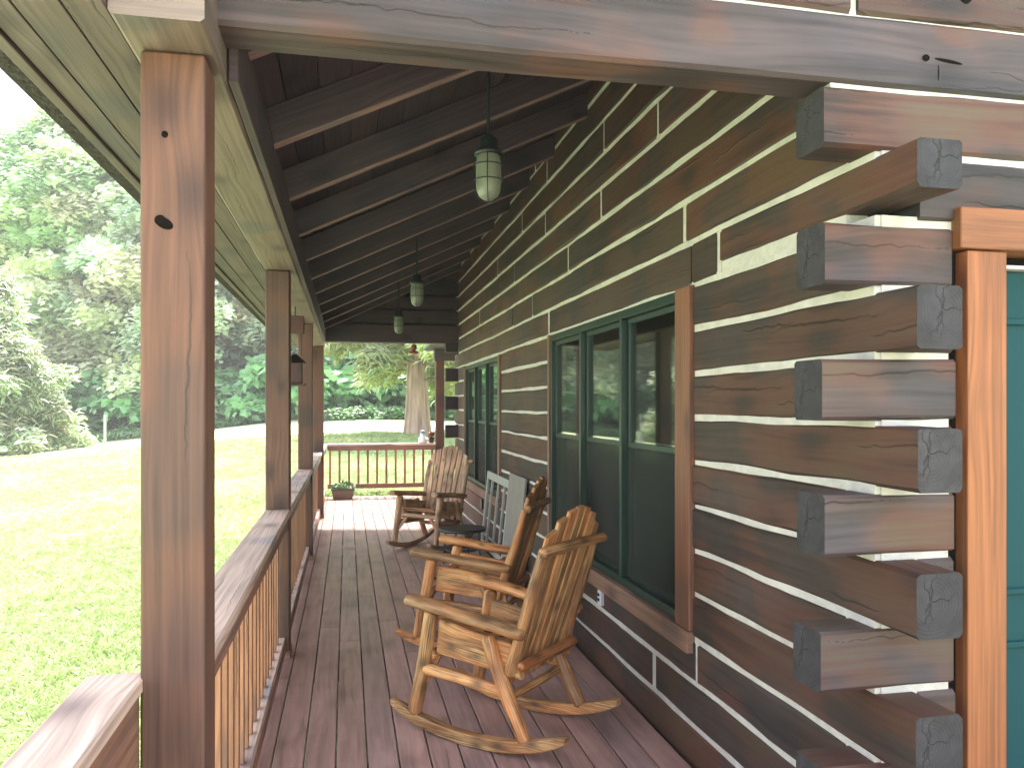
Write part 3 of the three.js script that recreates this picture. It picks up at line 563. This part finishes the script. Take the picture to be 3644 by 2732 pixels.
{
  const t = thing('planter', 'small dark planter box with pale flowers at the far railing', 'planter', [-0.07, 0, -13.96]);
  const add = (g, m, n) => { const q = mesh(g, m, n); t.add(q); return q; };
  const body = new THREE.CylinderGeometry(0.265, 0.225, 0.16, 4, 1); body.rotateY(Math.PI / 4); body.scale(1, 1, 0.55); body.translate(0, 0.082, 0); const bb = plain(body); bb.computeVertexNormals(); boxUV(bb, 0); add(bb, M.potBrown, 'pot');
  add(box(-0.2, 0.155, -0.115, 0.2, 0.19, 0.115, 0.006), M.potDark, 'rim'); add(box(-0.18, 0.188, -0.1, 0.18, 0.195, 0.1, 0.001), M.soil, 'soil');
  const r = rng(61), LG = []; for (let i = 0; i < 260; i++) { const g = new THREE.PlaneGeometry(0.035, 0.05, 1, 2); const p = g.attributes.position; for (let q = 0; q < p.count; q++) p.setZ(q, 0.012 * Math.cos(p.getY(q) * 40)); g.rotateX(-1 + r() * 1.6); g.rotateY(r() * 6.28); const a = r() * 6.28, d = Math.sqrt(r()); g.translate(d * Math.cos(a) * 0.21 + 0.03, 0.2 + 0.1 * r() * (1.3 - d), d * Math.sin(a) * 0.11); LG.push(g); }
  add(merge(LG.slice(0, 190)), std([0.12, 0.26, 0.07], 0.6, null, null, 1, { side: 2, transmission: 0.3 }), 'foliage'); add(merge(LG.slice(190)), std([0.7, 0.72, 0.45], 0.6, null, null, 1, { side: 2 }), 'flowers');
}
{
  const t = thing('figurine', 'small white figurine with a dark cap standing on the far railing', 'figurine', [1.33, CAPY, -14.23]);
  const add = (g, m, n) => t.add(mesh(g, m, n));
  add(lathe([[0.001, 0.002], [0.07, 0.002], [0.085, 0.03], [0.075, 0.08], [0.045, 0.12], [0.04, 0.14], [0.052, 0.165], [0.03, 0.19], [0.001, 0.195]], 20), M.ceramic, 'body');
  add(lathe([[0.05, 0.176], [0.056, 0.18], [0.045, 0.196], [0.035, 0.228], [0.001, 0.235]], 18), M.slate, 'cap');
  const arm = new THREE.SphereGeometry(0.03, 12, 8); arm.scale(1.6, 0.8, 1); arm.translate(0.075, 0.07, 0.03); add(arm, M.ceramic, 'arm');
}
{
  const t = thing('flower_pot', 'small red flower pot on the far railing beside the corner post', 'flower pot', [1.49, CAPY, -14.23]);
  t.add(mesh(lathe([[0.001, 0.001], [0.035, 0.001], [0.05, 0.08], [0.056, 0.082], [0.056, 0.1], [0.046, 0.1], [0.04, 0.08], [0.001, 0.08]], 18), M.redWood, 'pot'));
  const r = rng(8), L = []; for (let i = 0; i < 46; i++) { const g = new THREE.PlaneGeometry(0.03, 0.04); g.rotateX(r() * 3); g.rotateY(r() * 6.28); g.translate((r() - 0.5) * 0.1, 0.1 + 0.09 * r(), (r() - 0.5) * 0.1); L.push(g); }
  t.add(mesh(merge(L), std([0.22, 0.04, 0.03], 0.6, null, null, 1, { side: 2 }), 'flowers'));
}
{
  const t = thing('bird_feeder', 'red wooden bird feeder hanging from the beam between posts', 'bird feeder', [-0.44, 1.78, -7.1]);
  const add = (g, m, n) => t.add(mesh(g, m, n));
  add(box(-0.09, 0, -0.09, 0.09, 0.02, 0.09, 0.004), M.redWood, 'tray'); add(box(-0.06, 0.021, -0.06, 0.06, 0.2, 0.06, 0.006, 1), M.redWood, 'hopper');
  const roofG = new THREE.CylinderGeometry(0.02, 0.13, 0.07, 4, 1); roofG.rotateY(Math.PI / 4); roofG.translate(0, 0.237, 0); const rg = plain(roofG); rg.computeVertexNormals(); add(rg, M.dark, 'roof');
  for (const x of [-0.05, 0.05]) add(rod([x, 0.265, 0], [x, 0.45, 0], 0.004, 6), M.iron, 'hanger'); add(box(-0.075, 0.45, -0.07, 0.075, 0.6, 0.07, 0.006), M.redWood, 'hanging_block'); add(rod([0, 0.6, 0], [0, 0.684, 0], 0.006, 6), M.iron, 'hook');
}
{
  const t = thing('hummingbird_feeder', 'small red hummingbird feeder hanging under the far tie beam', 'bird feeder', [0.92, 2.3, -11.15]);
  const add = (g, m, n) => t.add(mesh(g, m, n));
  add(lathe([[0.001, 0.04], [0.06, 0.04], [0.075, 0.055], [0.06, 0.075], [0.02, 0.085], [0.001, 0.085]], 20), M.red, 'base'); add(lathe([[0.02, 0.085], [0.04, 0.1], [0.042, 0.15], [0.02, 0.17], [0.001, 0.172]], 16), M.red, 'reservoir'); add(rod([0, 0.17, 0], [0, 0.262, 0], 0.003, 6), M.iron, 'hook');
}
{
  const d = 27, s = (105 - 347) * 0.979 / 790 * d, z = -d * (0.979 + 0.515 * 0.2045), y = ground(s, z);
  const t = thing('marker_stake', 'thin white marker stake standing at the far edge of the lawn', 'stake', [s, y, z]);
  t.add(mesh(box(-0.1, -0.1, -0.05, 0.1, 0.25, 0.1, 0.02), M.white, 'foot')); t.add(mesh(box(-0.04, 0.251, -0.04, 0.04, 1.25, 0.05, 0.02), M.white, 'pole'));
}
// ------------------------------------------------------------------ hanging jar lanterns
function lantern(x, y, z, label) { // y: bottom of the jar
  const t = thing('porch_lantern', label, 'lantern', [x, y, z], 'jar lanterns hanging from the porch ceiling');
  const add = (g, m, n) => { const q = mesh(g, m, n); t.add(q); return q; }, ceil = roofY(x) + 0.14 - y;
  const jar = lathe([[0.001, 0], [0.022, 0.003], [0.042, 0.018], [0.052, 0.042], [0.055, 0.075], [0.055, 0.16], [0.05, 0.19], [0.044, 0.2]], 24);
  add(jar, M.jar, 'glass_jar'); add(lathe([[0.001, 0.06], [0.02, 0.066], [0.03, 0.09], [0.026, 0.125], [0.014, 0.15], [0.014, 0.19]], 16), M.bulb, 'bulb');
  add(lathe([[0.001, 0.285], [0.03, 0.28], [0.04, 0.262], [0.043, 0.225], [0.062, 0.212], [0.062, 0.196], [0.046, 0.194], [0.001, 0.194]], 24), M.iron, 'cap');
  const w = []; for (let k = 0; k < 4; k++) { const a = k * Math.PI / 2 + 0.25, c = [[0.062, 0.2], [0.062, 0.07], [0.054, 0.03], [0.03, -0.002], [0, -0.008]].map(([r, h]) => new THREE.Vector3(r * Math.cos(a), h, r * Math.sin(a))); w.push(new THREE.TubeGeometry(new THREE.CatmullRomCurve3(c), 16, 0.0026, 5)); }
  for (const h of [0.085, 0.15]) { const q = new THREE.TorusGeometry(0.062, 0.0026, 5, 28); q.rotateX(Math.PI / 2); q.translate(0, h, 0); w.push(q); }
  add(merge(w), M.iron, 'wire_guard'); add(rod([0, 0.28, 0], [0, ceil, 0], 0.009, 8), M.iron, 'stem'); add(lathe([[0.001, ceil - 0.03], [0.05, ceil - 0.02], [0.055, ceil], [0.001, ceil]], 20), M.iron, 'canopy');
}
lantern(0.605, 2.50, -3.4, 'nearest jar lantern with wire guard, hanging large below the rafters');
lantern(0.605, 2.485, -7.0, 'middle jar lantern with wire guard, hanging before the dark gable');
lantern(0.605, 2.47, -9.5, 'farthest and smallest jar lantern, in front of the far beam');

// ------------------------------------------------------------------ vegetation
const r0 = rng(2024);
function leafClump(n, len, wid, spread, seed, droop = 0) {
  const r = rng(seed), P = [], I = [];
  for (let i = 0; i < n; i++) {
    const q = new THREE.Quaternion().setFromEuler(new THREE.Euler((r() - 0.5) * 1.5 + droop, r() * 6.28, (r() - 0.5) * 1.3)), c = new THREE.Vector3((r() - 0.5), (r() - 0.5) * 0.7, (r() - 0.5)).multiplyScalar(spread), l = len * (0.7 + 0.6 * r()), w = wid * (0.7 + 0.6 * r());
    const v = [[0, 0, 0], [w / 2, -0.02 * l, l * 0.45], [0, 0.1 * l, l * 0.5], [-w / 2, -0.02 * l, l * 0.45], [0, -0.12 * l, l]].map((a) => new THREE.Vector3(...a).applyQuaternion(q).add(c)), b = P.length / 3;
    for (const a of v) P.push(a.x, a.y, a.z); I.push(b, b + 1, b + 2, b, b + 2, b + 3, b + 1, b + 4, b + 2, b + 2, b + 4, b + 3);
  }
  const g = new THREE.BufferGeometry(); g.setAttribute('position', new THREE.Float32BufferAttribute(P, 3)); g.setIndex(I); g.computeVertexNormals(); return g;
}
const CL = { broad: leafClump(9, 0.3, 0.2, 0.6, 1), big: leafClump(7, 0.42, 0.32, 0.7, 2, 0.3), needle: leafClump(16, 0.34, 0.055, 0.5, 3, 0.35) };
const _m = new THREE.Matrix4(), _q = new THREE.Quaternion(), _e = new THREE.Euler(), _s = new THREE.Vector3(), _p = new THREE.Vector3(), _c = new THREE.Color();
function scatter(geo, mat, name, items) { // items: [x,y,z,scale,r,g,b]
  const im = new THREE.InstancedMesh(geo, mat, items.length); im.name = name; im.castShadow = im.receiveShadow = true;
  items.forEach(([x, y, z, s, r, g, b], i) => { _e.set((r0() - 0.5) * 0.9, r0() * 6.283, (r0() - 0.5) * 0.9); im.setMatrixAt(i, _m.compose(_p.set(x, y, z), _q.setFromEuler(_e), _s.set(s, s, s))); im.setColorAt(i, _c.setRGB(r, g, b)); });
  return im;
}
function trunkGeo(h, rb, rt, seed, lean = 0.03) {
  const n = 14, m = 12, P = [], UV = [], I = [];
  for (let i = 0; i <= n; i++) { const t = i / n; for (let j = 0; j <= m; j++) { const a = j / m * 6.283, fl = 1 + 0.5 * Math.pow(1 - t, 8) * (1 + 0.4 * Math.sin(a * 5 + seed)), rr = (rb + (rt - rb) * t) * fl * (1 + 0.1 * n1((j % m) * 2.7 + seed * 7, 2) + 0.05 * n1(t * 12 + (j % m) * 5, 3)); P.push(Math.cos(a) * rr + lean * h * t * t + 0.1 * n1(t * 4 + seed, 4) * t, h * t - 0.2, Math.sin(a) * rr + 0.1 * n1(t * 4 + seed + 9, 4) * t); UV.push(h * t, a * rb); if (i && j < m) { const k = (i - 1) * (m + 1) + j, l = i * (m + 1) + j; I.push(k, l, k + 1, k + 1, l, l + 1); } } }
  const g = new THREE.BufferGeometry(); g.setAttribute('position', new THREE.Float32BufferAttribute(P, 3)); g.setAttribute('uv', new THREE.Float32BufferAttribute(UV, 2)); g.setIndex(I); g.computeVertexNormals(); return g;
}
const fromPix = (u, d) => [(u - 347) * 0.979 / 790 * d, -d * (0.979 - (u - 512) / 790 * 0.2045)];
function broadTree(u, d, h, rad, base, tint, seed, label, group) {
  const [x, z] = fromPix(u, d), y = ground(x, z), r = rng(seed), t = thing('broadleaf_tree', label, 'tree', [x, y, z], group);
  t.add(mesh(trunkGeo(h * 0.75, 0.16 + h * 0.012, 0.06, seed, (r() - 0.5) * 0.1), M.barkGrey, 'trunk'));
  const items = [], nb = Math.round(26 + rad * 7), limbs = [];
  for (let b = 0; b < nb; b++) {
    const f = base + (1 - base) * Math.pow(r(), 0.8), a = r() * 6.283, env = Math.pow(Math.sin(Math.PI * clamp((f - base) / (1 - base) * 0.82 + 0.16)), 0.7), q = Math.sqrt(r()) * rad * env;
    const cx = q * Math.cos(a), cy = h * f - 0.6, cz = q * Math.sin(a), br = 0.9 + 1.1 * r(), tone = 0.62 + 0.8 * r(), yel = r();
    if (b % 3 === 0) limbs.push(rod([0, cy - q * 0.7 - 0.5 < 1 ? 1 : cy - q * 0.7 - 0.5, 0], [cx, cy, cz], 0.035 + 0.01 * h * 0.3, 5));
    const n = Math.round(62 * br);
    for (let i = 0; i < n; i++) { const th = r() * 6.283, ph = Math.acos(1 - 1.5 * r()), rr = br * Math.pow(r(), 0.35), k = tone * (0.75 + 0.5 * r()); items.push([cx + rr * Math.sin(ph) * Math.cos(th) * 1.25, cy + rr * Math.cos(ph) * 0.72, cz + rr * Math.sin(ph) * Math.sin(th) * 1.25, 1.1 + 0.8 * r(), tint[0] * k * (1 + 0.35 * yel), tint[1] * k, tint[2] * k]); }
  }
  t.add(mesh(merge(limbs), M.barkGrey, 'limbs')); t.add(scatter(CL.broad, M.leaf, 'crown', items)); return t;
}
function cedarTree(u, d, h, rad, base, tint, seed, label, tr) {
  const [x, z] = fromPix(u, d), y = ground(x, z), r = rng(seed), t = thing('cedar_tree', label, 'tree', [x, y, z]);
  t.add(mesh(trunkGeo(h * 0.95, tr, 0.05, seed, 0.015), M.bark, 'trunk'));
  const items = [], limbs = [];
  for (let b = 0; b < 120; b++) {
    const f = base + (1 - base) * r(), a = r() * 6.283, L = rad * (0.45 + 0.6 * r()) * Math.pow(1.02 - (f - base) / (1 - base), 0.6), y0 = h * f, tone = 0.7 + 0.6 * r();
    if (b % 2) limbs.push(rod([0, y0 - 0.3, 0], [L * 0.85 * Math.cos(a), y0 + 0.2 - L * 0.16, L * 0.85 * Math.sin(a)], 0.03, 5));
    for (let i = 0; i < 46; i++) { const s = 0.25 + 0.8 * Math.sqrt(r()), w = 0.3 + 0.3 * s; items.push([L * s * Math.cos(a) + (r() - 0.5) * w, y0 + 0.2 - L * s * s * 0.28 + (r() - 0.6) * 0.5, L * s * Math.sin(a) + (r() - 0.5) * w, 0.8 + 0.6 * r(), tint[0] * tone * (0.8 + 0.4 * r()), tint[1] * tone * (0.85 + 0.3 * r()), tint[2] * tone]); }
  }
  t.add(mesh(merge(limbs), M.bark, 'limbs')); t.add(scatter(CL.needle, M.leafy, 'crown', items)); return t;
}
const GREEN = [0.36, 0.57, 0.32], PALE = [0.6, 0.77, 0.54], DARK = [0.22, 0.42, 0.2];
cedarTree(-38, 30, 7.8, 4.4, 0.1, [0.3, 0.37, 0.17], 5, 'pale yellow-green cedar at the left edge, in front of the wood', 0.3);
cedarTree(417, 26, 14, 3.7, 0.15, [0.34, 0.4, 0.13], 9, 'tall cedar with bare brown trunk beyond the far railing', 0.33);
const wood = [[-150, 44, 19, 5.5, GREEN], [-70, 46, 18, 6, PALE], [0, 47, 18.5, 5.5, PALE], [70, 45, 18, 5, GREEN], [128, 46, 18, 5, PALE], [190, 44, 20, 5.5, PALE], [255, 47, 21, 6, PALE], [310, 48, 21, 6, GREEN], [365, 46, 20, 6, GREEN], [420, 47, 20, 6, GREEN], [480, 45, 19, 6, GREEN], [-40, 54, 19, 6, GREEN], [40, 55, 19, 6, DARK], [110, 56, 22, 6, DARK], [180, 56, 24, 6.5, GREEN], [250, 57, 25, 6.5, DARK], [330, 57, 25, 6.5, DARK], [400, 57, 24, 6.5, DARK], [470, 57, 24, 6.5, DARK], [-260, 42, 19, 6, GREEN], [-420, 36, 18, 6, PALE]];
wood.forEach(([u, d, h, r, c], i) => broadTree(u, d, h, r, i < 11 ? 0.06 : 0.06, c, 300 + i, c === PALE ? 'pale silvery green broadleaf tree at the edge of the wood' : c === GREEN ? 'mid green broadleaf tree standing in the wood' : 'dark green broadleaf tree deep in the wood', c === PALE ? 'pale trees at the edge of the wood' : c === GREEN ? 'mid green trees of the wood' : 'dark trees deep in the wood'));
{ // big-leaved undergrowth along the edge of the wood
  const r = rng(808);
  for (let i = 0; i < 30; i++) {
    const u = -120 + i * 22 + (r() - 0.5) * 16, d = 39 + 5 * r() - (u > 320 ? 4 : 0), [x, z] = fromPix(u, d), y = ground(x, z), w = 1.2 + 1.1 * r(), h = 1.6 + 2.6 * r();
    const t = thing('bush', 'leafy bush in the undergrowth along the edge of the wood', 'bush', [x, y, z], 'bushes along the edge of the wood'), items = [];
    for (let b = 0; b < 12; b++) { const a = r() * 6.283, q = Math.sqrt(r()) * w * 1.3, cy = 0.3 + h * r() * (1 - 0.4 * q / w / 1.3), tone = 0.6 + 0.9 * r(), br = 0.5 + 0.5 * r(); for (let k = 0; k < 46; k++) { const th = r() * 6.283, ph = Math.acos(1 - 1.3 * r()), rr = br * Math.pow(r(), 0.4), kk = tone * (0.8 + 0.4 * r()); items.push([q * Math.cos(a) + rr * Math.sin(ph) * Math.cos(th) * 1.4, cy + rr * Math.cos(ph) * 0.6, q * Math.sin(a) + rr * Math.sin(ph) * Math.sin(th) * 1.4, 0.8 + 0.8 * r(), 0.2 * kk, 0.42 * kk, 0.17 * kk]); } }
    const st = []; for (let k = 0; k < 4; k++) st.push(rod([(r() - 0.5) * 0.3, -0.1, (r() - 0.5) * 0.3], [(r() - 0.5) * w, h * 0.7, (r() - 0.5) * w], 0.025, 5));
    t.add(mesh(merge(st), M.barkGrey, 'stem')); t.add(scatter(CL.big, M.leaf, 'foliage', items));
  }
  // ground cover and far filling of the wood
  const items = []; for (let i = 0; i < 9000; i++) { const u = -330 + 900 * r(), d = 41 + 24 * r(), [x, z] = fromPix(u, d), k = 0.5 + 0.7 * r(); items.push([x, ground(x, z) + 0.2 + 5 * r() * r(), z, 1 + r(), 0.08 * k, 0.16 * k, 0.07 * k]); }
  const und = scatter(CL.big, M.leaf, 'undergrowth', items); und.userData = { label: 'dark leafy undergrowth filling the wood behind the lawn', category: 'undergrowth', kind: 'stuff' }; scene.add(und);
  const it2 = []; for (let i = 0; i < 3500; i++) { const u = -200 + 700 * r(), d = 37.5 + 4 * r() - (u > 320 ? 4 : 0), [x, z] = fromPix(u, d), k = 0.7 + 0.7 * r(); it2.push([x, ground(x, z) + 0.1 + 0.25 * r(), z, 0.5 + 0.5 * r(), 0.16 * k, 0.3 * k, 0.1 * k]); }
  const gc = scatter(CL.broad, M.leaf, 'ground_cover', it2); gc.userData = { label: 'low green weeds along the far edge of the lawn', category: 'weeds', kind: 'stuff' }; scene.add(gc);
}
{ // grass blades over the near lawn
  const P = [], I = [], r = rng(55);
  for (let i = 0; i < 13; i++) { const a = r() * 6.283, l = 0.045 + 0.05 * r(), w = 0.0032 + 0.0025 * r(), bx = (r() - 0.5) * 0.09, bz = (r() - 0.5) * 0.09, dx = Math.cos(a), dz = Math.sin(a), k = 0.35 + 0.5 * r(), b = P.length / 3; P.push(bx - dz * w, 0, bz + dx * w, bx + dz * w, 0, bz - dx * w, bx - dz * w * 0.8 + dx * l * k * 0.45, l * 0.6, bz + dx * w * 0.8 + dz * l * k * 0.45, bx + dz * w * 0.8 + dx * l * k * 0.45, l * 0.6, bz - dx * w * 0.8 + dz * l * k * 0.45, bx + dx * l * k * 1.3, l * 0.85, bz + dz * l * k * 1.3); I.push(b, b + 1, b + 2, b + 1, b + 3, b + 2, b + 2, b + 3, b + 4); }
  const g = new THREE.BufferGeometry(); g.setAttribute('position', new THREE.Float32BufferAttribute(P, 3)); g.setIndex(I); g.computeVertexNormals();
  const items = [];
  for (let i = 0; i < 200000; i++) { const d = 2.2 + 24 * Math.pow(r(), 1.5), u = -60 + 540 * r(), [x, z] = fromPix(u, d); if (x > -0.72 && z > -14.5) continue; if (x > 6) continue; const pt = fbm(x * 0.5 + 50, z * 0.5 + 50, 999, 999, 5, 3), k = 0.85 + 0.4 * r(), y = sm(0.4, 0.65, pt); items.push([x, ground(x, z) - 0.005, z, 0.7 + 0.7 * r() + d * 0.03, (0.36 + 0.16 * y) * k, (0.45 + 0.1 * y) * k, (0.19 + 0.07 * y) * k]); }
  const gr = scatter(g, M.grass, 'grass', items); gr.userData = { label: 'short bright green grass of the near lawn', category: 'grass', kind: 'stuff' }; scene.add(gr);
}
renderer.render(scene, camera);
